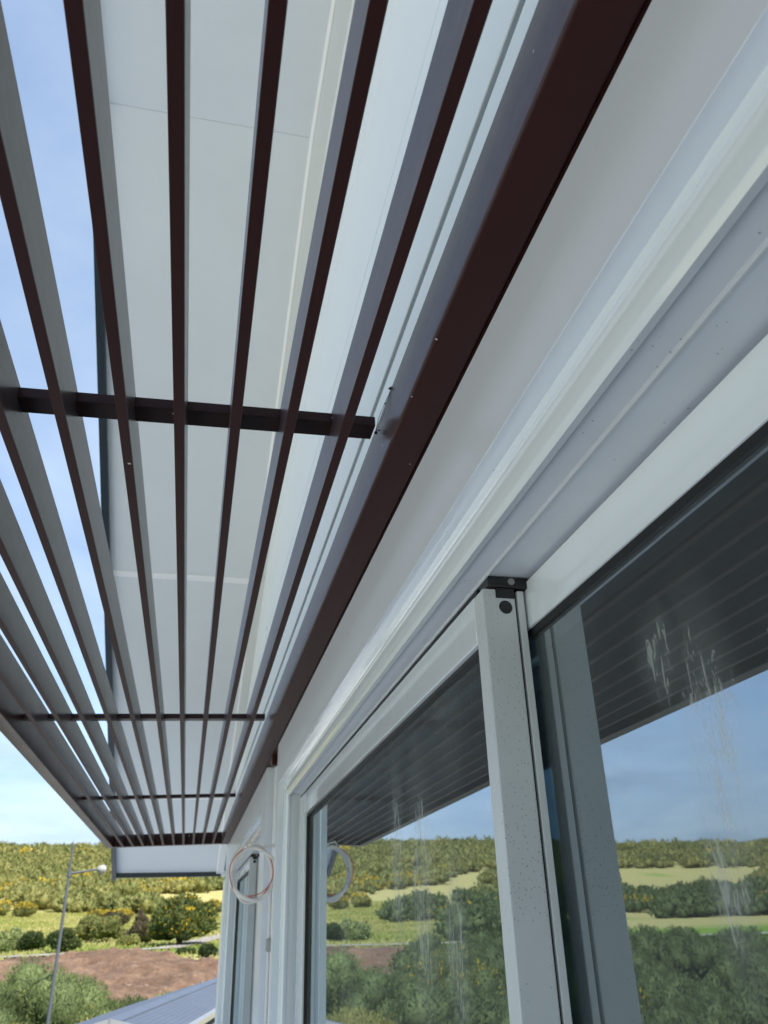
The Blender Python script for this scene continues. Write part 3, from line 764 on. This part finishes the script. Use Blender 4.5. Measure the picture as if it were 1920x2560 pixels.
# ---------------------------------------------------------------- window units
ZO = 0.737
PROF = [(.5055, .082), (.543, .081), (.5435, .060), (.5470, .0575), (.5472, .0545), (.5455, .051), (.5455, .040), (.5475, .028), (.5515, .015), (.5560, .006), (.562, -.003)]
K = 0.93            # window units are modelled at x = .63 for the outer sash and drawn in by this factor
def sweep_L(mb, prof, y_far, zo, y_near, z_low, near_side=False):
    """prof (x, n): n = distance outwards from the opening; head along Y, then down the far jamb (and the near one)"""
    n = len(prof); st = []
    if near_side:
        st.append([(x, y_near - q, z_low) for x, q in prof]); st.append([(x, y_near - q, zo + q) for x, q in prof])
    else: st.append([(x, y_near, zo + q) for x, q in prof])
    st.append([(x, y_far + q, zo + q) for x, q in prof]); st.append([(x, y_far + q, z_low) for x, q in prof])
    vs = [p for s in st for p in s]; fs = []
    for k in range(len(st) - 1):
        for i in range(n - 1): fs.append((k * n + i, k * n + i + 1, (k + 1) * n + i + 1, (k + 1) * n + i))
    mb.add(vs, fs, True)
def window_unit(name, label, u0, u1, oy0, oy1, ztop, ysplit, near_side, hole_far):
    W = empty(name, (0, 0, 0), house); W['label'] = label
    zl = -2.3
    # surround face: head, far jamb, near jamb
    p = MB(S * K); p.prism([(u0, ZO + .0825), (u1, ZO + .0825), (u1, ztop), (u0, ztop)], 'x', .5055, .598); p.build('surround_head', M['surround'], W, bevel=.002, seg=1)
    p = MB(S * K); p.prism([(oy1 + .0825, zl), (u1, zl), (u1, ZO + .0815), (oy1 + .0825, ZO + .0815)], 'x', .5057, .598); p.build('surround_jamb', M['surround'], W, bevel=.002, seg=1)
    if near_side:
        p = MB(S * K); p.prism([(u0, zl), (oy0 - .0825, zl), (oy0 - .0825, ZO + .0815), (u0, ZO + .0815)], 'x', .5057, .598); p.build('surround_jamb', M['surround'], W, bevel=.002, seg=1)
    t = MB(S * K); sweep_L(t, PROF, oy1, ZO, oy0, zl, near_side); o = t.build('trim', M['white_gloss'], W)
    # reveal: slot, lip and track soffit, head and jambs
    rv = [(.562, -.003), (.578, .0), (.580, .017), (.592, .014), (.634, .004), (.6365, -.003), (.640, -.003), (.643, .004), (.80, .004)]
    rv2 = [(.562, -.003), (.578, .0), (.580, .006), (.634, .004), (.6365, -.003), (.640, -.003), (.643, .003), (.80, .003)]
    n = len(rv)
    m1 = MB(S * K); y0 = oy0 + (0 if near_side else 0)
    vs = [(x, y0, ZO + q) for x, q in rv] + [(x, oy1, ZO + q) for x, q in rv]
    m1.add(vs, [(i, i + 1, n + i + 1, n + i) for i in range(n - 1)]); m1.build('track_head', M['white_track'], W)
    n = len(rv2); m1 = MB(S * K)
    vs = [(x, oy1 + q, ZO + .03) for x, q in rv2] + [(x, oy1 + q, zl) for x, q in rv2]
    m1.add(vs, [(i, i + 1, n + i + 1, n + i) for i in range(n - 1)])
    m1.build('jamb', M['white_satin'], W)
    if near_side:
        m1 = MB(S * K); vs = [(x, oy0 - q, ZO + .03) for x, q in rv2] + [(x, oy0 - q, zl) for x, q in rv2]
        m1.add(vs, [(i, i + 1, n + i + 1, n + i) for i in range(n - 1)]); m1.build('jamb', M['white_satin'], W)
    MB(S * K).box(.51, .80, u0 if near_side else oy0, u1, zl - .06, zl).build('sill', M['white_satin'], W, bevel=.003, seg=1)
    # outer sash: far half
    a, b = ysplit, oy1 - .035
    MB(S * K).box(.630, .700, a + .0675, b - .24, .593, .712).build('sash_head', M['white_gloss'], W, bevel=.003)
    s = MB(S * K)
    s.prism([(.630, a), (.710, a), (.710, a + .0665), (.630, a + .0665)], 'z', zl, .7105)
    s.build('meeting_stile', M['white_dirty'], W, bevel=.0035, label='speckled dusty stile of the outer sash')
    MB(S * K).box(.7165, .7335, a + .001, a + .05, zl, .7090).build('interlock_strip', M['white_dirty'], W, bevel=.0015, seg=1)
    MB(S * K).box(.7102, .7163, a + .012, a + .05, zl, .7080).build('interlock_seal', M['gasket'], W)
    MB(S * K).box(.630, .700, b - .2395, b, zl, .712).build('sash_stile', M['white_gloss'], W, bevel=.003)
    MB(S * K).box(.642, .690, b + .001, b + .034, zl, .70).build('jamb_seal', M['gasket'], W)
    MB(S * K).box(.640, .695, a + .067, b - .24, .711, .733).build('head_seal', M['gasket'], W)
    MB(S * K).box(.643, .661, a + .066, b - .24, .581, .5925).build('gasket', M['gasket'], W)
    MB(S * K).box(.643, .661, b - .246, b - .2405, zl, .58).build('gasket', M['gasket'], W)
    MB(S * K).box(.662, .6635, a + .06, b - .235, zl + .1, .60).build('glass_pane', M['glass'], W)
    # inner sash: near half
    y1 = a + .03; y0 = oy0 if near_side else u0
    MB(S * K).box(.740, .790, y0 + (.24 if near_side else 0), y1, .617, .7325).build('sash_head', M['white_gloss'], W, bevel=.003)
    if near_side: MB(S * K).box(.740, .790, y0 + .002, y0 + .2395, zl, .7325).build('sash_stile', M['white_gloss'], W, bevel=.003)
    MB(S * K).box(.7445, .7535, y0 + .24, y1, .598, .6165).build('gasket', M['gasket'], W)
    MB(S * K).box(.754, .7555, y0 + .24, y1 + .3, zl + .1, .618).build('glass_pane', M['glass'], W)
    MB(S * K).box(.7605, .775, y1, y1 + .12, zl + .02, .70).build('inner_stile', M['white_satin'], W)
    # bracket on top of the meeting stile
    k = MB(S * K); k.box(.641, .7465, a - .010, a + .05, .7125, .7392)
    k.build('stile_cap', M['black_plastic'], W, bevel=.003)
    k = MB(S * K); k.box(.661, .708, a - .0035, a - .0002, .687, .7122); k.build('cap_tab', M['black_plastic'], W, bevel=.0012, seg=1)
    k = MB(S * K); cx, cz, rr = .684, .665, .0168; ring = []
    def ringpts(r_, y): return [(cx + r_ * math.cos(q * math.pi / 14), y, cz + r_ * math.sin(q * math.pi / 14)) for q in range(28)]
    v0, v1, v2 = ringpts(rr, a - .0006), ringpts(rr * .90, a - .0022), ringpts(rr * .82, a - .0012)
    vs = v0 + v1 + v2 + [(cx, a - .0012, cz)]
    fs = [(i, (i + 1) % 28, 28 + (i + 1) % 28, 28 + i) for i in range(28)] + [(28 + i, 28 + (i + 1) % 28, 56 + (i + 1) % 28, 56 + i) for i in range(28)] + [(56 + i, 56 + (i + 1) % 28, 84) for i in range(28)]
    k.add(vs, fs, True); k.build('hole_plug', M['black_plastic'], W)
    k = MB(S * K); k.tube([(.700, a - .0125, .7265), (.700, a - .0100, .7265)], .0085, 16); k.build('screw', M['steel'], W)
    k = MB(S * K); k.tube([(.688, a - .0150, .7265), (.688, a - .0100, .7265)], .0001, 4)
    return W
window_unit('sliding_window', 'near white sliding window with dusty meeting stile and streaked glass', -6.3, 5.34, -5.8, 5.17, 1.0745, 1.666, True, False)
window_unit('sliding_window', 'far white sliding window beyond the hanging cable coil', 6.14, 12.6, 6.62, 12.15, 1.0745, 9.45, True, True)
# dim room behind both windows
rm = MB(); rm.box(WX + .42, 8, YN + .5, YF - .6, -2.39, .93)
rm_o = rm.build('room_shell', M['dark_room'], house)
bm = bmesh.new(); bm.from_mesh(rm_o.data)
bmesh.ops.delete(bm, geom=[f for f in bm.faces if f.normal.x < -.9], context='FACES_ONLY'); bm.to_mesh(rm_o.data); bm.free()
# strips of an inner door standing open inside, seen through the outer pane
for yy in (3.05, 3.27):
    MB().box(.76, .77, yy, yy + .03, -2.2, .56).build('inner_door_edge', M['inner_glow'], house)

# ================================================================== LOUVRE SUNSHADE
lou = empty('louvre_sunshade', (0, 0, 0)); tag(lou, 'dark brown metal louvre sunshade with long fins fixed above the windows', 'sunshade')
LY0, LY1 = -8.0, 11.15
TILT = 0.025                                  # the grille sags outwards by about a degree and a half
def uo(r): return (r - .42) / (1 - TILT * r)  # offset from the wall beam for a fin seen at slope r
PIV = (.42 * S, 0, 1.0 * S)
def tilted(o, dx_=0.0):
    o.rotation_euler = (0, -math.atan(TILT), 0)
    o.location = (PIV[0] + dx_ * S, 0, PIV[2] + dx_ * S * TILT)
    return o
fx = [.268, .143, .023, -.099, -.219, -.350, -.476, -.604, -.730, -.857]
f0 = MB(); f0.box(-.0115, .0115, LY0, LY1 - .004, 0, .125)
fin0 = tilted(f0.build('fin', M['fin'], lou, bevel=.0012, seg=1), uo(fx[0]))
for x in fx[1:]:
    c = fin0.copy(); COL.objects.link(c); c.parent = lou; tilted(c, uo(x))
def beam_prof(x0, x1, z0, z1, r):
    pts = []
    for (cx, cz, a0) in ((x1 - r, z1 - r, 0), (x0 + r, z1 - r, 90), (x0 + r, z0 + r, 180), (x1 - r, z0 + r, 270)):
        for k in range(5):
            a = R(a0 + 90 * k / 4); pts.append((cx + r * math.cos(a), cz + r * math.sin(a)))
    return pts
def smooth_all(o):
    for p in o.data.polygons: p.use_smooth = True
    o.data.set_sharp_from_angle(angle=R(40)); return o
b = MB(); b.prism(beam_prof(.380, .466, 1.0, 1.143, .007), 'y', LY0, LY1 + .10)
smooth_all(b.build('wall_beam', M['fin'], lou))  # fin colour also puts the painted sky sheen on the beam's outer face
XO, XI = uo(-1.068), uo(-.985)
b = MB(); b.prism(beam_prof(XO, XI, 0.0, .143, .005), 'y', LY0, LY1 + .10); tilted(smooth_all(b.build('outer_beam', M['brown'], lou)))
tilted(MB().box(XI + .001, -.041, LY1, LY1 + .10, .0015, .141).build('end_rail', M['brown'], lou, bevel=.002, seg=1))
for yb in (-4.56, -1.50, 1.585, 4.66, 7.70):
    tilted(MB().box(XI + .001, -.058, yb, yb + .062, .089, .116).build('crossbar', M['brown'], lou, bevel=.0012, seg=1))
# plates behind the beam, between and above the window boxes
MB().box(.4675, .5195, 4.975, 5.70, 1.003, 1.12).build('mounting_plate', M['brown'], lou)
MB().box(.4675, .5985, -5.8, 4.97, 1.0035, 1.06).build('mounting_plate', M['brown'], lou)
MB().box(.4675, .5985, 5.705, LY1 + .1, 1.0035, 1.06).build('mounting_plate', M['brown'], lou)
MB().box(.470, .50, 5.30, 5.36, .94, 1.0025).build('bracket', M['brown'], lou, bevel=.002, seg=1)
k = MB(); k.tube([(.490, 5.5, 1.0025), (.490, 5.5, .955)], .010, 10); k.build('bolt', M['steel'], lou)

# cobweb at the cut end of the first crossbar
cw = MB()
cw.tube([(.3795, 1.50, 1.135), (.372, 1.545, 1.12), (.366, 1.575, 1.105), (.368, 1.62, 1.095)], .0007, 4)
cw.tube([(.3795, 1.50, 1.135), (.377, 1.56, 1.11), (.372, 1.60, 1.10), (.368, 1.62, 1.095)], .0005, 4)
cwo = cw.build('cobweb', M['thread']); tag(cwo, 'torn dark cobweb hanging between the crossbar end and the wall beam', 'cobweb')
def blob(mb, c, s, seed):
    rng = np.random.default_rng(seed); v = ICO_V * s * rng.uniform(.5, 1.4, (len(ICO_V), 1)) + np.array(c)
    mb.add([tuple(p) for p in v], [tuple(f) for f in ICO_F])
for i_, (c_, s_) in enumerate((((.3785, 1.495, 1.137), .005), ((.368, 1.622, 1.094), .006), ((.374, 1.61, 1.092), .004), ((.373, 1.535, 1.121), .0025))):
    cb = MB(); blob(cb, c_, s_, i_ + 1); cb.build('caught_debris', M['black_plastic'], cwo)

# ================================================================== CABLE COIL
coil = empty('cable_coil', (.378 * S, 5.35 * S, .31 * S)); tag(coil, 'coil of white and red cable hanging between the two windows', 'cable')
coil.scale = (.86, .86, .86)
def loop(r1, r2, dx_, dz, dy_, ph, tw):
    pts = []
    for k in range(48):
        a = 2 * math.pi * k / 48 + ph
        pts.append((dx_ + r1 * math.cos(a), dy_ + .02 * math.sin(2 * a + tw), dz + r2 * math.sin(a) + .007 * math.sin(3 * a + tw) + .004 * math.sin(5 * a + 2 * tw)))
    return pts
for (r1, r2, dx_, dz, dy_, ph, tw, mt) in ((.150, .172, .004, .0, .0, .1, .3, 'cable_white'), (.143, .165, -.006, .006, .02, .6, 1.3, 'cable_red'),
                                        (.156, .165, .010, -.006, -.02, 1.3, 2.3, 'cable_white'), (.139, .178, .0, -.002, .035, 2.1, 4.1, 'cable_white'), (.152, .160, -.012, .010, -.03, 3.1, 5.1, 'cable_red')):
    MB().tube(loop(r1, r2, dx_, dz, dy_, ph, tw), .0115 if mt == 'cable_white' else .0036, 8, closed=True).build('cable_loop', M[mt], coil)
MB().tube([(-.045, 0, .155), (-.05, 0, .185), (-.035, 0, .205), (0, 0, .195), (.06, .0, .175), (.16, .0, .182)], .007, 8).build('cable_tail', M['cable_white'], coil)
MB().box(.14, .167, -.02, .02, .165, .20).build('wall_clip', M['cable_white'], coil, bevel=.003, seg=1)
# conduit and clip on the wall between the windows
cd = MB(); cd.tube([(.511, 5.58, -2.3), (.511, 5.58, .42)], .009, 8); cdo = cd.build('conduit', M['cable_white']); tag(cdo, 'thin white conduit running down the wall beside the cable coil', 'conduit')
MB().box(.497, .5205, 5.53, 5.63, -.115, -.045).build('clip', M['steel'], cdo, bevel=.002, seg=1)

# ================================================================== STREET LAMP
LD = 42.0
lx, ly = polar(-7.25, LD)
lamp = empty('street_lamp', (lx, ly, ground_z(lx, ly))); tag(lamp, 'slim grey street lamp with short arm and white head among green shrubs', 'street lamp')
h0 = -ground_z(lx, ly)
def lz(el): return math.tan(R(el)) * LD + h0
p = MB(1.0); p.tube([(0, 0, -.2), (0, 0, lz(3.2)), (0, 0, lz(5.1))], [.095, .06, .042], 14); p.build('pole', M['pole'], lamp)
dirx = Vector((1, .12, 0)).normalized()
a0 = Vector((0, 0, lz(3.42))); a1 = a0 + dirx * 1.2 + Vector((0, 0, .18))
p = MB(1.0); p.tube([a0, a1], [.05, .042], 10); p.build('arm', M['pole'], lamp)
p = MB(1.0); c0 = a1 - dirx * .02; pts = [c0, c0 + dirx * .07, c0 + dirx * .2, c0 + dirx * .34, c0 + dirx * .41]
p.tube([tuple(q) for q in pts], [.06, .14, .19, .17, .07], 16); p.build('lamp_head', M['lamp_white'], lamp)
p = MB(1.0); q = a1 + dirx * .18 + Vector((0, 0, -.175)); p.tube([tuple(q), tuple(q + Vector((0, 0, -.05)))], [.15, .11], 16); p.build('lens', M['steel'], lamp)
p = MB(1.0); p.tube([(0, 0, lz(3.42) - .12), (0, 0, lz(3.42) + .12)], .105, 12); p.build('arm_collar', M['pole'], lamp)

# ================================================================== NEIGHBOUR'S METAL ROOF
def pix(az, dist, z): x, y = polar(az, dist); return Vector((x, y, z))
A = Vector((-1.40, 20.9, -1.62)); hd = Vector((math.sin(R(10.3)), math.cos(R(10.3)), 0)); rt = Vector((hd.y, -hd.x, 0))
nb = empty('neighbour_house', tuple(A)); tag(nb, 'low neighbouring house with blue-grey corrugated metal roof at lower left', 'house')
LEN, WID, PIT = 17.0, 1.27, math.tan(R(14))
def RPt(u, v, dz=0.0, side=1):       # u along the ridge, v down the slope
    q = hd * u + rt * v * side; return (q.x, q.y, -v * PIT + dz)
for side, wd in ((1, WID), (-1, 3.6)):
    vs = []; fs = []; pitch = .127; nn = 0
    # ribs run along the slope length, parallel with the ridge as the photograph shows
    cols = int(wd / pitch)
    prof = []
    for c_ in range(cols):
        v = c_ * pitch
        prof += [(v, 0), (v + pitch * .35, 0), (v + pitch * .5, .038), (v + pitch * .8, .038)]
    prof.append((cols * pitch, 0))
    for u in (0, LEN):
        vs += [RPt(u, v, dz, side) for v, dz in prof]
    n = len(prof); fs = [(i, i + 1, n + i + 1, n + i) for i in range(n - 1)]
    m_ = MB(1.0); m_.add(vs, fs); m_.build('roof_sheet', M['roof_metal'], nb)
def slab(mb, u0, u1, v0, v1, d0, d1, side=1):
    vs = [RPt(u0, v0, d0, side), RPt(u1, v0, d0, side), RPt(u1, v1, d0, side), RPt(u0, v1, d0, side), RPt(u0, v0, d1, side), RPt(u1, v0, d1, side), RPt(u1, v1, d1, side), RPt(u0, v1, d1, side)]
    mb.add(vs, [(0, 1, 2, 3), (7, 6, 5, 4), (0, 4, 5, 1), (1, 5, 6, 2), (2, 6, 7, 3), (3, 7, 4, 0)])
m_ = MB(1.0)
for k in range(6):
    slab(m_, k * 2.9, k * 2.9 + 2.88, 0, .24, .028, .050); slab(m_, k * 2.9, k * 2.9 + 2.88, 0, .24, .028, .050, -1)
m_.build('ridge_capping', M['roof_metal'], nb)
m_ = MB(1.0); slab(m_, -.06, 0, -.02, WID + .05, -.10, .04); slab(m_, -.06, 0, -.02, 3.6, -.10, .04, -1); m_.build('barge_board', M['steel'], nb)
m_ = MB(1.0); slab(m_, -.05, LEN, WID + .01, WID + .13, -.12, .02); m_.build('gutter', M['steel'], nb, bevel=.01)
gz_ = -9.0 - A.z
def wallbox(u0, u1, v0, v1, z0, z1):
    q = [hd * u0 + rt * v0, hd * u1 + rt * v0, hd * u1 + rt * v1, hd * u0 + rt * v1]
    mb = MB(1.0); mb.add([(p.x, p.y, z0) for p in q] + [(p.x, p.y, z1) for p in q], [(0, 3, 2, 1), (4, 5, 6, 7), (0, 1, 5, 4), (1, 2, 6, 5), (2, 3, 7, 6), (3, 0, 4, 7)]); return mb
wallbox(.4, LEN - .4, -3.2, WID - .4, gz_, -.9).build('wall', M['render_wall'], nb)
